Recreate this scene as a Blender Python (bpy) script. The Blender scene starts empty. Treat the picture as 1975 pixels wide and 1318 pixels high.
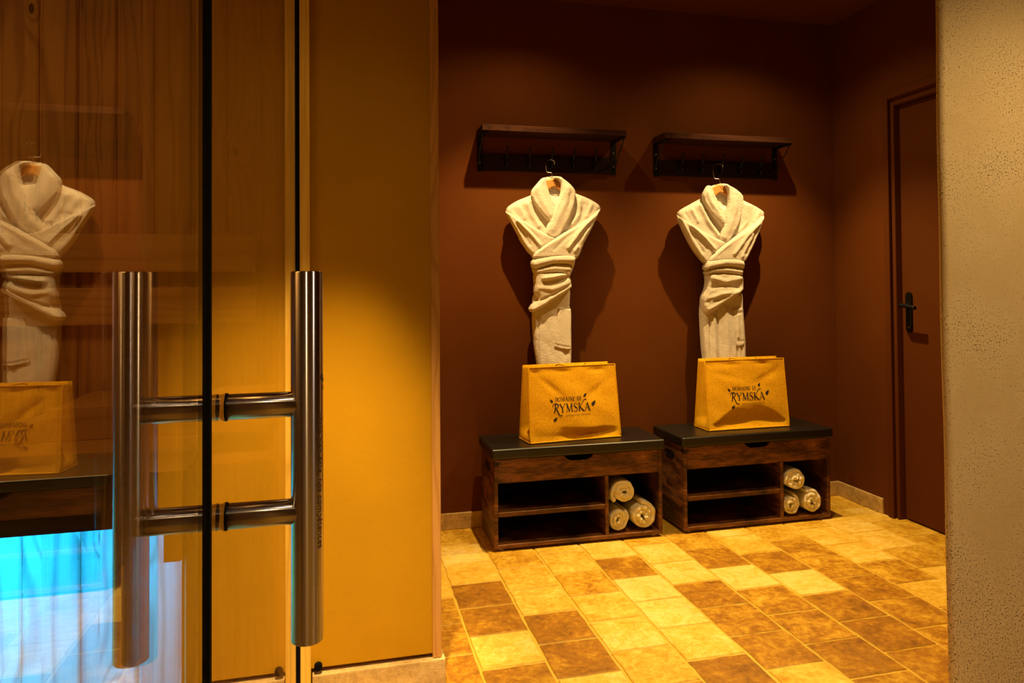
import bpy, bmesh, math, random
import numpy as np
from mathutils import Vector, Matrix
from mathutils.geometry import delaunay_2d_cdt

S = bpy.context.scene
COL = S.collection
PI = math.pi
rnd = random.Random(7)

# ------------------------------------------------------------------ camera
W_PX, H_PX = 1975, 1318
FPX, CXP, CYP = 1460.52, 1031.99, 519.69
CAM = np.array([0.1158, -3.5756, 1.1511])
FWD = np.array([0.24838803, 0.96846599, 0.01941658])
RGT = np.array([0.96865652, -0.24827877, -0.00788718])
UPV = np.array([0.00281774, -0.02076708, 0.99978037])
cd = bpy.data.cameras.new('camera')
cam = bpy.data.objects.new('camera', cd); COL.objects.link(cam)
m = Matrix(((RGT[0], UPV[0], -FWD[0], CAM[0]), (RGT[1], UPV[1], -FWD[1], CAM[1]),
            (RGT[2], UPV[2], -FWD[2], CAM[2]), (0, 0, 0, 1)))
cam.matrix_world = m
cd.sensor_width = 36; cd.lens = FPX / W_PX * 36
cd.shift_x = (W_PX / 2 - CXP) / W_PX
cd.shift_y = (CYP - H_PX / 2) / W_PX
cd.clip_start = 0.01
S.camera = cam

def on_plane(u, v, Y):
    """photo pixel -> point of the vertical plane at depth Y (used to take outlines off the photo)"""
    d = FWD + RGT * (u - CXP) / FPX - UPV * (v - CYP) / FPX
    t = (Y - CAM[1]) / d[1]
    return CAM + t * d

# ------------------------------------------------------------------ object helpers
def obj(name, bm_or_me, m, parent=None, smooth=False):
    if isinstance(bm_or_me, bmesh.types.BMesh):
        me = bpy.data.meshes.new(name)
        bmesh.ops.recalc_face_normals(bm_or_me, faces=bm_or_me.faces)
        bm_or_me.to_mesh(me); bm_or_me.free()
    else:
        me = bm_or_me
    if smooth:
        me.polygons.foreach_set('use_smooth', [True] * len(me.polygons))
    o = bpy.data.objects.new(name, me)
    if m: me.materials.append(m)
    COL.objects.link(o)
    if parent: o.parent = parent
    return o

def thing(name, label, cat, loc=(0, 0, 0), rotz=0, group=None):
    o = bpy.data.objects.new(name, None); COL.objects.link(o)
    o.empty_display_size = 0.1
    o.location = loc; o.rotation_euler = (0, 0, rotz)
    o['label'] = label; o['category'] = cat
    if group: o['group'] = group
    return o

def tag(o, label, cat, group=None, kind=None):
    o['label'] = label; o['category'] = cat
    if group: o['group'] = group
    if kind: o['kind'] = kind
    return o

def struct(name, bm, m, parent=None, smooth=False):
    o = obj(name, bm, m, parent, smooth)
    if parent is None: o['kind'] = 'structure'
    return o

def add_box(bm, x0, x1, y0, y1, z0, z1, bev=0.0, seg=1):
    b = bmesh.new()
    vs = [b.verts.new((x, y, z)) for x in (x0, x1) for y in (y0, y1) for z in (z0, z1)]
    for f in ((0, 1, 3, 2), (4, 6, 7, 5), (0, 4, 5, 1), (2, 3, 7, 6), (0, 2, 6, 4), (1, 5, 7, 3)):
        b.faces.new([vs[i] for i in f])
    if bev > 0:
        bmesh.ops.bevel(b, geom=list(b.edges), offset=bev, segments=seg, affect='EDGES', profile=0.6)
    bmesh.ops.recalc_face_normals(b, faces=b.faces)
    me = bpy.data.meshes.new('tmp'); b.to_mesh(me); b.free()
    bm.from_mesh(me); bpy.data.meshes.remove(me)
    return bm

def box(*a, **k):
    return add_box(bmesh.new(), *a, **k)

def add_tube(bm, pts, r, n=14, caps=True):
    """tube along a polyline; r is a number or one radius per point"""
    pts = [Vector(p) for p in pts]
    rs = r if isinstance(r, (list, tuple)) else [r] * len(pts)
    rings = []
    up = None
    for i, p in enumerate(pts):
        t = (pts[min(i + 1, len(pts) - 1)] - pts[max(i - 1, 0)]).normalized()
        if up is None:
            up = t.orthogonal().normalized()
        up = (up - t * up.dot(t)).normalized()
        s = t.cross(up)
        rings.append([bm.verts.new(p + (up * math.cos(2 * PI * k / n) + s * math.sin(2 * PI * k / n)) * rs[i]) for k in range(n)])
    for a, b in zip(rings, rings[1:]):
        for k in range(n):
            f = bm.faces.new((a[k], a[(k + 1) % n], b[(k + 1) % n], b[k])); f.smooth = True
    if caps:
        bm.faces.new(rings[0][::-1]); bm.faces.new(rings[-1])
    return bm

def tube(*a, **k):
    return add_tube(bmesh.new(), *a, **k)

def spline(pts, n=8):
    pts = [Vector(p) for p in pts]
    out = []
    for i in range(len(pts) - 1):
        p0, p1, p2, p3 = pts[max(i - 1, 0)], pts[i], pts[i + 1], pts[min(i + 2, len(pts) - 1)]
        for k in range(n):
            t = k / n
            out.append(0.5 * ((2 * p1) + (p2 - p0) * t + (2 * p0 - 5 * p1 + 4 * p2 - p3) * t * t + (3 * p1 - p0 - 3 * p2 + p3) * t ** 3))
    out.append(pts[-1])
    return out

def prism(bm, poly, y0, y1):
    """polygon in x,z extruded along y"""
    a = [bm.verts.new((x, y0, z)) for x, z in poly]
    b = [bm.verts.new((x, y1, z)) for x, z in poly]
    bm.faces.new(a); bm.faces.new(b[::-1])
    n = len(poly)
    for i in range(n):
        bm.faces.new((a[i], b[i], b[(i + 1) % n], a[(i + 1) % n]))
    return bm

# ------------------------------------------------------------------ material helpers
class NT:
    def __init__(s, name):
        s.m = bpy.data.materials.new(name); s.m.use_nodes = True
        s.t = s.m.node_tree; s.n = s.t.nodes; s.l = s.t.links
        s.n.clear()
        s.out = s.n.new('ShaderNodeOutputMaterial')
    def node(s, typ, ins=None, **props):
        nd = s.n.new(typ)
        for k, v in props.items(): setattr(nd, k, v)
        for k, v in (ins or {}).items(): s.set(nd.inputs[k], v)
        return nd
    def set(s, sock, v):
        if isinstance(v, bpy.types.NodeSocket): s.l.new(v, sock)
        elif isinstance(v, bpy.types.Node): s.l.new(v.outputs[0], sock)
        else:
            if isinstance(v, tuple) and len(v) == 3 and sock.type == 'RGBA': v = (*v, 1)
            sock.default_value = v
    def math(s, op, a, b=0.0, c=0.0, clamp=False):
        nd = s.node('ShaderNodeMath', operation=op, use_clamp=clamp)
        s.set(nd.inputs[0], a); s.set(nd.inputs[1], b); s.set(nd.inputs[2], c)
        return nd.outputs[0]
    def sstep(s, v, a, b):
        nd = s.node('ShaderNodeMapRange', {'Value': v, 'From Min': a, 'From Max': b, 'To Min': 0.0, 'To Max': 1.0}, interpolation_type='SMOOTHSTEP')
        return nd.outputs[0]
    def mix(s, f, a, b, mode='MIX'):
        nd = s.node('ShaderNodeMix', data_type='RGBA', blend_type=mode)
        s.set(nd.inputs[0], f); s.set(nd.inputs[6], a); s.set(nd.inputs[7], b)
        return nd.outputs[2]
    def noise(s, vec, scale, detail=3.0, rough=0.55, dist=0.0):
        return s.node('ShaderNodeTexNoise', {'Vector': vec, 'Scale': scale, 'Detail': detail, 'Roughness': rough, 'Distortion': dist}).outputs[0]
    def coords(s, which='Object'):
        return s.node('ShaderNodeTexCoord').outputs[which]
    def scale(s, vec, sc, loc=(0, 0, 0)):
        return s.node('ShaderNodeMapping', {'Vector': vec, 'Scale': sc, 'Location': loc}).outputs[0]
    def ramp(s, f, stops):
        nd = s.node('ShaderNodeValToRGB', {0: f})
        e = nd.color_ramp.elements
        while len(e) < len(stops): e.new(0.5)
        for k, (p, c) in enumerate(stops):
            e[k].position = p; e[k].color = (*c, 1)
        return nd.outputs[0]
    def bump(s, h, strength=0.3, dist=0.01):
        return s.node('ShaderNodeBump', {'Height': h, 'Strength': strength, 'Distance': dist}).outputs[0]
    def bsdf(s, color, rough=0.6, normal=None, **kw):
        b = s.node('ShaderNodeBsdfPrincipled', {'Base Color': color, 'Roughness': rough})
        if normal is not None: s.set(b.inputs['Normal'], normal)
        for k, v in kw.items(): s.set(b.inputs[k.replace('_', ' ')], v)
        s.l.new(b.outputs[0], s.out.inputs[0])
        return s.m

def plain(name, c, rough=0.5, **kw):
    return NT(name).bsdf(c, rough, **kw)

def m_paint(name, c, grain=0.25):
    t = NT(name); co = t.coords()
    n1 = t.noise(co, 420, 3); n2 = t.noise(co, 2.3, 3); n3 = t.noise(co, 60, 4)
    base = t.mix(t.sstep(n2, 0.3, 0.75), tuple(x * 0.92 for x in c), tuple(x * 1.07 for x in c))
    h = t.math('ADD', n1, t.math('MULTIPLY', n3, 0.6))
    return t.bsdf(base, 0.85, t.bump(h, grain, 0.002), Specular_IOR_Level=0.15)

def m_plaster():
    t = NT('rough_plaster'); co = t.coords()
    n1 = t.noise(co, 210, 4, 0.7); n2 = t.noise(co, 420, 3, 0.65); n3 = t.noise(co, 5, 3); n4 = t.noise(co, 1.3, 3); n5 = t.noise(co, 90, 4, 0.6)
    wear = t.sstep(t.math('ADD', t.math('MULTIPLY', n3, 0.7), t.math('MULTIPLY', n4, 0.6)), 0.50, 0.85)
    thr = t.math('SUBTRACT', 0.615, t.math('MULTIPLY', wear, 0.075))
    pit = t.sstep(t.math('SUBTRACT', n1, thr), 0.0, 0.05)
    base = t.mix(t.sstep(n3, 0.3, 0.7), (0.58, 0.405, 0.175), (0.66, 0.475, 0.225))
    col = t.mix(t.math('MULTIPLY', pit, 0.9), base, (0.15, 0.085, 0.028))
    h = t.math('SUBTRACT', t.math('ADD', n2, t.math('MULTIPLY', n5, 0.6)), t.math('MULTIPLY', pit, 1.2))
    return t.bsdf(col, 0.9, t.bump(h, 0.6, 0.003), Specular_IOR_Level=0.1)

def m_tile():
    t = NT('stone_tiles'); co = t.coords()
    tone = t.node('ShaderNodeVertexColor', layer_name='tone').outputs[0]
    sep = t.node('ShaderNodeSeparateColor', {0: tone})
    tn, seed, isg = sep.outputs[0], sep.outputs[1], sep.outputs[2]
    off = t.node('ShaderNodeCombineXYZ', {0: t.math('MULTIPLY', seed, 31.0), 1: t.math('MULTIPLY', seed, 17.0), 2: 0.0})
    vec = t.node('ShaderNodeVectorMath', {0: co, 1: off}, operation='ADD').outputs[0]
    n1 = t.noise(vec, 11, 6, 0.68, 0.6); n2 = t.noise(vec, 46, 5, 0.7); n3 = t.noise(vec, 260, 3); n4 = t.noise(vec, 4.5, 3, 0.5, 1.0)
    mott = t.math('ADD', t.math('MULTIPLY', t.math('SUBTRACT', n1, 0.5), 1.25), t.math('MULTIPLY', t.math('SUBTRACT', n2, 0.5), 1.05))
    mott = t.math('ADD', mott, t.math('MULTIPLY', t.math('SUBTRACT', n4, 0.5), 0.45))
    amp = t.math('SUBTRACT', 1.0, t.math('MULTIPLY', t.math('ABSOLUTE', t.math('SUBTRACT', tn, 0.5)), 0.9))
    f = t.math('ADD', tn, t.math('MULTIPLY', mott, amp), clamp=True)
    col = t.ramp(f, [(0.0, (0.17, 0.070, 0.006)), (0.33, (0.37, 0.165, 0.008)), (0.6, (0.60, 0.345, 0.022)), (0.85, (0.78, 0.515, 0.075)), (1.0, (0.86, 0.64, 0.19))])
    vein = t.sstep(t.math('ABSOLUTE', t.math('SUBTRACT', t.noise(vec, 5, 4, 0.6, 1.5), 0.5)), 0.012, 0.0)
    col = t.mix(t.math('MULTIPLY', vein, 0.28), col, (0.36, 0.17, 0.04))
    grout = t.mix(n2, (0.56, 0.35, 0.035), (0.76, 0.51, 0.070))
    col = t.mix(isg, col, grout)
    h = t.math('ADD', t.math('MULTIPLY', n1, 1.0), t.math('ADD', t.math('MULTIPLY', n2, 0.7), t.math('MULTIPLY', n3, 0.25)))
    return t.bsdf(col, t.math('ADD', 0.42, t.math('MULTIPLY', n2, 0.25)), t.bump(h, 0.35, 0.004), Specular_IOR_Level=0.3)

def m_limestone():
    t = NT('limestone_skirting'); co = t.coords()
    n1 = t.noise(co, 9, 5, 0.65, 0.5); n2 = t.noise(co, 60, 5, 0.7); n3 = t.noise(co, 240, 3)
    f = t.math('ADD', t.math('MULTIPLY', n1, 0.6), t.math('MULTIPLY', n2, 0.4))
    col = t.ramp(f, [(0.30, (0.30, 0.18, 0.06)), (0.5, (0.58, 0.41, 0.17)), (0.72, (0.74, 0.58, 0.30))])
    return t.bsdf(col, 0.7, t.bump(t.math('ADD', n2, n3), 0.4, 0.003))

def m_wood(name, dark, light, axis='Z', knots=0.5, rough=0.55, gscale=1.0, plank=None, spec=0.3, kscale=1.0):
    """pine/oak: long grain along the axis, cathedral rings bending around knots; plank = width that gives every board its own figure"""
    t = NT(name); co = t.coords()
    sp = t.node('ShaderNodeSeparateXYZ', {0: co})
    x, y, z = sp.outputs
    if axis == 'Z': across, along, third = x, z, y
    elif axis == 'X': across, along, third = z, x, y
    else: across, along, third = x, y, z
    if axis == 'Z': across = t.math('ADD', x, t.math('MULTIPLY', y, 0.73))
    if plank:
        idx = t.math('FLOOR', t.math('DIVIDE', across, plank))
        rn = t.node('ShaderNodeTexWhiteNoise', {'W': idx}, noise_dimensions='1D').outputs[0]
    else:
        rn = t.math('MULTIPLY', 0.37, 1.0)
    alo = t.math('ADD', along, t.math('MULTIPLY', rn, 9.0))
    vec = t.node('ShaderNodeCombineXYZ', {0: t.math('MULTIPLY', across, 1.0), 1: alo, 2: t.math('MULTIPLY', rn, 5.0)}).outputs[0]
    kv = t.scale(vec, (6.5 * kscale, 3.1 * kscale, 1.0))
    vor = t.node('ShaderNodeTexVoronoi', {'Vector': kv, 'Scale': 1.0, 'Randomness': 0.95}, feature='F1', voronoi_dimensions='2D')
    d = vor.outputs['Distance']
    pick = t.node('ShaderNodeSeparateColor', {0: vor.outputs['Color']}).outputs[0]
    kn = t.math('LESS_THAN', pick, knots)
    near = t.math('MULTIPLY', kn, t.math('POWER', 2.718, t.math('MULTIPLY', d, -7.0)))
    warp = t.noise(t.scale(vec, (7.0, 0.75, 1.0)), 1.0, 2.5, 0.5, 0.3)
    g = t.math('ADD', t.math('MULTIPLY', across, 210.0 * gscale), t.math('MULTIPLY', warp, 46.0 * gscale))
    g = t.math('ADD', g, t.math('MULTIPLY', near, 22.0))
    ring = t.math('POWER', t.math('ADD', 0.5, t.math('MULTIPLY', t.math('SINE', g), 0.5)), 3.0)
    fib = t.noise(t.scale(vec, (420.0, 7.0, 1.0)), 1.0, 3, 0.6)
    patch = t.noise(t.scale(vec, (14.0, 1.2, 1.0)), 1.0, 3)
    f = t.math('ADD', t.math('MULTIPLY', ring, 0.42), t.math('MULTIPLY', fib, 0.40))
    f = t.math('ADD', f, t.math('MULTIPLY', t.math('SUBTRACT', patch, 0.5), 0.55))
    f = t.math('ADD', f, t.math('MULTIPLY', t.math('SUBTRACT', rn, 0.5), 0.22), clamp=True)
    col = t.mix(f, light, dark)
    core = t.math('MULTIPLY', kn, t.sstep(d, 0.050, 0.034))
    col = t.mix(t.math('MULTIPLY', core, 0.92), col, tuple(v * 0.22 for v in dark))
    h = t.math('ADD', t.math('MULTIPLY', ring, -0.5), fib)
    return t.bsdf(col, rough, t.bump(h, 0.12, 0.002), Specular_IOR_Level=spec)

def m_rustic():
    t = NT('rustic_brown_board'); co = t.coords()
    a = t.noise(t.scale(co, (5.0, 5.0, 26.0)), 1.0, 5, 0.65, 0.6)
    b = t.noise(t.scale(co, (22.0, 22.0, 170.0)), 1.0, 4, 0.7)
    c = t.noise(t.scale(co, (3.4, 3.4, 8.0)), 1.0, 3, 0.5, 1.2)
    v = t.node('ShaderNodeTexVoronoi', {'Vector': t.scale(co, (5.0, 5.0, 14.0)), 'Scale': 1.0}, feature='F1')
    kn = t.math('MULTIPLY', t.sstep(v.outputs['Distance'], 0.22, 0.05), t.math('LESS_THAN', t.node('ShaderNodeSeparateColor', {0: v.outputs['Color']}).outputs[0], 0.35))
    f = t.math('ADD', t.math('MULTIPLY', a, 0.55), t.math('ADD', t.math('MULTIPLY', b, 0.35), t.math('MULTIPLY', c, 0.35)))
    f = t.math('SUBTRACT', f, t.math('MULTIPLY', kn, 0.3))
    col = t.ramp(f, [(0.45, (0.009, 0.004, 0.003)), (0.60, (0.066, 0.023, 0.007)), (0.72, (0.21, 0.080, 0.022)), (0.85, (0.36, 0.15, 0.045))])
    return t.bsdf(col, 0.45, t.bump(b, 0.12, 0.002), Specular_IOR_Level=0.35)

def m_terry(name, c):
    t = NT(name); co = t.coords()
    n1 = t.noise(co, 320, 3, 0.7); n2 = t.noise(co, 75, 4, 0.65); n3 = t.noise(t.scale(co, (1.0, 1.0, 2.6)), 130, 3, 0.6)
    h = t.math('ADD', t.math('MULTIPLY', n1, 0.7), t.math('ADD', t.math('MULTIPLY', n2, 0.8), t.math('MULTIPLY', n3, 0.9)))
    col = t.mix(n2, tuple(v * 0.90 for v in c), c)
    return t.bsdf(col, 0.95, t.bump(h, 0.75, 0.006), Specular_IOR_Level=0.05, Sheen_Weight=0.12, Sheen_Roughness=0.5)

def m_jute():
    t = NT('jute_cloth'); co = t.coords()
    n1 = t.noise(t.scale(co, (170.0, 170.0, 520.0)), 1.0, 3, 0.7)
    n1b = t.noise(t.scale(co, (420.0, 420.0, 150.0)), 1.0, 3, 0.7)
    n2 = t.noise(t.scale(co, (9.0, 9.0, 14.0)), 1.0, 4, 0.6)
    wv = t.node('ShaderNodeTexWave', {'Vector': co, 'Scale': 150.0, 'Distortion': 2.0, 'Detail': 1.0}, bands_direction='Z').outputs[1]
    f = t.math('ADD', t.math('MULTIPLY', n1, 0.55), t.math('ADD', t.math('MULTIPLY', n1b, 0.35), t.math('MULTIPLY', n2, 0.15)))
    col = t.ramp(f, [(0.36, (0.46, 0.195, 0.006)), (0.52, (0.80, 0.42, 0.010)), (0.68, (0.95, 0.63, 0.030))])
    h = t.math('ADD', n1, t.math('ADD', n1b, t.math('MULTIPLY', wv, 0.5)))
    return t.bsdf(col, 0.9, t.bump(h, 0.55, 0.003), Specular_IOR_Level=0.1)

def m_steel(name, axis):
    t = NT(name); co = t.coords()
    n = t.noise(t.scale(co, (500.0, 500.0, 500.0)), 1.0, 3, 0.6)
    st = t.noise(t.scale(co, (30.0, 30.0, 1500.0) if axis == 'Z' else (1500.0, 30.0, 30.0)), 1.0, 2, 0.6)
    r = t.math('ADD', 0.245, t.math('MULTIPLY', st, 0.02))
    tg = t.node('ShaderNodeTangent', direction_type='RADIAL', axis=axis)
    return t.bsdf((0.53, 0.455, 0.43), r, None, Metallic=1.0, Anisotropic=1.0, Anisotropic_Rotation=0.25, Tangent=tg.outputs[0])

def m_glass():
    # thin bronze glass: each face mirrors by Fresnel and lets the rest straight through
    t = NT('bronze_glass')
    bf = t.node('ShaderNodeNewGeometry').outputs['Backfacing']
    ior = t.math('ADD', 1.52, t.math('MULTIPLY', bf, 1 / 1.52 - 1.52))
    fr = t.node('ShaderNodeFresnel', {'IOR': ior}).outputs[0]
    tr = t.node('ShaderNodeBsdfTransparent', {'Color': (0.90, 0.83, 0.72)})
    gl = t.node('ShaderNodeBsdfGlossy', {'Color': (1, 1, 1), 'Roughness': 0.0})
    mx = t.node('ShaderNodeMixShader', {0: fr, 1: tr.outputs[0], 2: gl.outputs[0]})
    t.l.new(mx.outputs[0], t.out.inputs[0])
    return t.m

M = {}
M['wall'] = m_paint('terracotta_paint', (0.112, 0.0300, 0.0018))
M['ochre'] = m_paint('ochre_paint', (0.47, 0.250, 0.006), 0.3)
M['doorpaint'] = m_paint('terracotta_door_paint', (0.096, 0.0250, 0.0016), 0.1)
M['plaster'] = m_plaster()
M['tile'] = m_tile()
M['stone'] = m_limestone()
M['pine'] = m_wood('pine_boards', (0.20, 0.080, 0.016), (0.58, 0.31, 0.085), 'Z', 0.42, 0.6, 1.0, 0.089)
M['pine_x'] = m_wood('pine_boards_lengthwise', (0.36, 0.16, 0.04), (0.60, 0.33, 0.10), 'X', 0.15, 0.6, 0.8)
M['spruce'] = m_wood('pale_spruce_boards', (0.26, 0.16, 0.12), (0.86, 0.70, 0.52), 'Z', 0.6, 0.6, 0.55, 0.128, 0.3, 0.8)
M['post'] = m_wood('pale_oak_post', (0.62, 0.33, 0.045), (0.90, 0.58, 0.105), 'Z', 0.0, 0.45, 1.6)
M['walnut'] = m_wood('dark_stained_board', (0.040, 0.018, 0.008), (0.095, 0.045, 0.018), 'X', 0.1, 0.55, 0.8)
M['oak'] = m_wood('oak_strip', (0.38, 0.17, 0.04), (0.62, 0.33, 0.10), 'Z', 0.2, 0.5, 1.6, None, 0.3, 1.0)
M['rustic'] = m_rustic()
M['darkrustic'] = m_wood('dark_rack_board', (0.010, 0.004, 0.003), (0.040, 0.013, 0.006), 'X', 0.1, 0.8, 0.8, None, 0.06)
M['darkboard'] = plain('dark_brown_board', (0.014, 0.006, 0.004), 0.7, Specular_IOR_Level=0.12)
M['vinyl'] = plain('black_vinyl', (0.007, 0.006, 0.005), 0.36)
M['black'] = plain('black_metal', (0.004, 0.004, 0.004), 0.45, Specular_IOR_Level=0.25)
M['rubber'] = plain('black_rubber', (0.002, 0.002, 0.002), 0.8, Specular_IOR_Level=0.08)
M['steel'] = m_steel('brushed_steel', 'Z'); M['steel_x'] = m_steel('brushed_steel_crosswise', 'X')
M['wire'] = plain('polished_wire', (0.75, 0.70, 0.62), 0.2, Metallic=1.0)
M['screw'] = plain('bright_screw', (0.8, 0.78, 0.74), 0.25, Metallic=1.0)
M['glide'] = plain('white_glide', (0.8, 0.76, 0.68), 0.4)
M['terry'] = m_terry('white_terry', (0.79, 0.73, 0.65))
M['towel'] = m_terry('cream_terry', (0.92, 0.87, 0.66))
M['jute'] = m_jute()
M['ink'] = plain('dark_ink', (0.016, 0.012, 0.008), 0.8)
M['hangerwood'] = m_wood('beech_hanger', (0.46, 0.20, 0.05), (0.58, 0.28, 0.08), 'X', 0.0, 0.4, 0.6)
M['glass'] = m_glass()
M['engraving'] = plain('engraved_lettering', (0.06, 0.030, 0.015), 0.7)
M['led'] = NT('blue_light_strip')
_e = M['led'].node('ShaderNodeEmission', {'Color': (0.0, 0.30, 1.0), 'Strength': 6.0})
M['led'].l.new(_e.outputs[0], M['led'].out.inputs[0]); M['led'] = M['led'].m

# ------------------------------------------------------------------ the setting
BH, BT = 0.0764, 0.012
RX = 2.7154
CZ = 2.5506
W2Y, W2X = -1.366, 0.39
Y_END = -5.0

# floor of running-bond stone tiles; every tile with its own tone
COLX = [0.516 + 0.2046 * k for k in range(-13, 11)]
COLX = [-2.10 + 0 if False else x for x in COLX]
ODD0, EVEN0, ROW = -0.445, -0.555, 0.2195
def tile_of(x, y):
    c = max(i for i, v in enumerate(COLX) if v <= x) if x > COLX[0] else -1
    y0 = ODD0 if (c - 13) % 2 == 0 else EVEN0
    return c, math.floor((y0 - y) / ROW)
TONES = {}
for (zx, zy, tn) in [(110,240,.92),(140,315,.78),(165,390,.25),(215,490,.30),(260,600,.82),(310,695,.30),(310,260,.58),(350,325,.70),(400,410,.74),
        (470,515,.27),(545,625,.27),(600,715,.85),(500,265,.74),(580,345,.48),(620,435,.74),(730,540,.86),(830,660,.72),(650,225,.88),
        (730,285,.34),(800,370,.98),(900,460,.96),(1010,575,.84),(1100,680,.24),(860,220,.90),(950,300,.92),(1040,385,.33),(1150,480,.42),
        (1280,595,.33),(1400,690,.78),(1000,185,.58),(1070,240,.38),(1170,320,.97),(1290,410,.42),(1420,510,.42),(1580,620,.28),(1180,190,.76),
        (1290,260,.36),(1410,340,.95),(1540,430,.30),(1720,540,.26),(1300,155,.62),(1390,205,.42),(1500,275,.45),(1640,355,.36),(1780,455,.38),
        (1450,150,.82),(1610,225,.82),(1740,300,.46),(1830,370,.70),(1900,420,.68),(1640,150,.85),(1830,240,.5),(1590,110,.88),(1850,180,.6),
        (1800,120,.6),(1900,310,.85),(1880,530,.45),(1870,640,.34),(60,540,.36),(50,460,.45),(30,360,.8),(80,660,.36),(90,170,.62)]:
    u, v = 840 + zx / 1.975, 950 + zy / 1.975
    d = FWD + RGT * (u - CXP) / FPX - UPV * (v - CYP) / FPX
    p = CAM - d * CAM[2] / d[2]
    TONES[tile_of(p[0], p[1])] = tn

def build_floor():
    bm = bmesh.new()
    lay = bm.loops.layers.float_color.new('tone')
    def quad(vs, c):
        f = bm.faces.new([bm.verts.new(v) for v in vs])
        for l in f.loops: l[lay] = c
    x0, x1 = -2.15, 2.78
    quad([(x0, Y_END, -0.0035), (x1, Y_END, -0.0035), (x1, 0.02, -0.0035), (x0, 0.02, -0.0035)], (0.6, 0.3, 1.0, 1))
    g = 0.0040
    r = random.Random(3)
    for c in range(len(COLX)):
        xa, xb = COLX[c] + g, (COLX[c + 1] if c + 1 < len(COLX) else x1) - g
        xa, xb = max(xa, x0), min(xb, x1)
        if xb - xa < 0.02: continue
        y0 = ODD0 if (c - 13) % 2 == 0 else EVEN0
        for k in range(-4, 24):
            ya, yb = y0 - ROW * (k + 1) + g, y0 - ROW * k - g
            yb = min(yb, 0.0)
            if yb - ya < 0.01 or yb < Y_END: continue
            tn = TONES.get((c, k), r.choice((0.3, 0.4, 0.6, 0.75, 0.9)))
            if -0.45 < ya and (c, k) not in TONES: tn = r.choice((0.7, 0.8, 0.85, 0.9))
            cc = (tn, r.random(), 0.0, 1)
            j = lambda: r.uniform(-0.0022, 0.0022)
            n = 5
            ring = []
            for a in range(n): ring.append((xa + (xb - xa) * a / n + (j() if a else 0), ya + j()))
            for a in range(n): ring.append((xb + j(), ya + (yb - ya) * a / n))
            for a in range(n): ring.append((xb - (xb - xa) * a / n, yb + j()))
            for a in range(n): ring.append((xa + j(), yb - (yb - ya) * a / n))
            mx, my = (xa + xb) / 2, (ya + yb) / 2
            top = [(x + (0.003 if x < mx else -0.003), y + (0.003 if y < my else -0.003), 0.0) for x, y in ring]
            low = [(x, y, -0.0034) for x, y in ring]
            quad(top, cc)
            for a in range(len(ring)):
                b = (a + 1) % len(ring)
                quad([low[a], low[b], top[b], top[a]], (tn * 0.9, cc[1], 0.35, 1))
    me = bpy.data.meshes.new('floor'); bm.to_mesh(me); bm.free()
    return struct('floor', me, M['tile'])
build_floor()

struct('ceiling', box(-2.15, 2.9, Y_END, 0.15, CZ, CZ + 0.1), M['wall'])
struct('wall_back', box(0.2, RX + 0.15, 0, 0.15, -0.02, CZ), M['wall'])
struct('wall_front', box(-2.15, RX + 0.15, Y_END - 0.1, Y_END, -0.02, CZ), M['plaster'])
# stub wall beside the glass door, mustard on its near face
bm = box(0.006, W2X, W2Y, -0.001, 0.090, CZ)
add_box(bm, 0.006, W2X - 0.015, W2Y + 0.020, -0.001, -0.02, 0.0905)
struct('wall_left', bm, M['ochre'])

# right wall with the doorway
DY0, DY1, DZ = -0.425, -1.335, 2.035      # rough opening
bm = bmesh.new()
add_box(bm, RX, RX + 0.15, DY0, 0.0, -0.02, CZ)
add_box(bm, RX, RX + 0.15, Y_END, DY1, -0.02, CZ)
add_box(bm, RX, RX + 0.15, DY1, DY0, DZ, CZ)
struct('wall_right', bm, M['wall'])

# near plastered wall end on the right, its corner rounded over
PX0, PY0, PR = 1.667, -1.90, 0.016
bm = bmesh.new()
poly = []
for k in range(9):
    a = PI + k * (PI / 2) / 8
    poly.append((PX0 + PR + PR * math.cos(a), PY0 + PR + PR * math.sin(a)))
poly += [(RX, PY0), (RX, PY0 + 0.22), (PX0 + 0.27, PY0 + 0.22)]
zs = [-0.02 + (CZ + 0.02) * k / 40 for k in range(41)]
rings = []
for z in zs:
    w = 0.0025 * math.sin(z * 3.1 + 0.5) + 0.0012 * math.sin(z * 11)
    rings.append([bm.verts.new((x + (w if x < PX0 + 0.2 else 0), y, z)) for x, y in poly])
for a, b in zip(rings, rings[1:]):
    for k in range(len(poly)):
        f = bm.faces.new((a[k], a[(k + 1) % len(poly)], b[(k + 1) % len(poly)], b[k])); f.smooth = k < 8
bm.faces.new(rings[0]); bm.faces.new(rings[-1])
struct('wall_near', bm, M['plaster'])

# baseboards
def skirting(bm, x0, x1, y0, y1):
    add_box(bm, x0, x1, y0, y1, 0.0, BH, 0.003, 2)
bm = bmesh.new(); skirting(bm, 0.405, RX - 0.001, -BT, 0.0); struct('baseboard_back', bm, M['stone'])
bm = bmesh.new(); skirting(bm, RX - BT, RX, -0.353, -BT - 0.001); struct('baseboard_right', bm, M['stone'])
bm = bmesh.new()
skirting(bm, 0.036, W2X + BT + 0.002, W2Y - BT - 0.004, W2Y + 0.0195)
skirting(bm, W2X - 0.0145, W2X + BT, W2Y + 0.0205, -BT - 0.002)
struct('baseboard_left', bm, M['stone'])

# oak strip on the wall corner and the oak post the glass door shuts against
struct('trim_1', box(W2X - 0.021, W2X + 0.004, W2Y - 0.006, W2Y + 0.05, BH + 0.0005, CZ - 0.001, 0.002), M['oak'])
post = struct('trim_2', box(0.0055, 0.033, W2Y - 0.03, W2Y - 0.0005, 0.0, CZ - 0.001, 0.003, 2), M['post'])
obj('door_seal', box(0.0006, 0.0055, W2Y - 0.028, W2Y - 0.004, 0.0, CZ - 0.001), M['rubber'], post)

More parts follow.
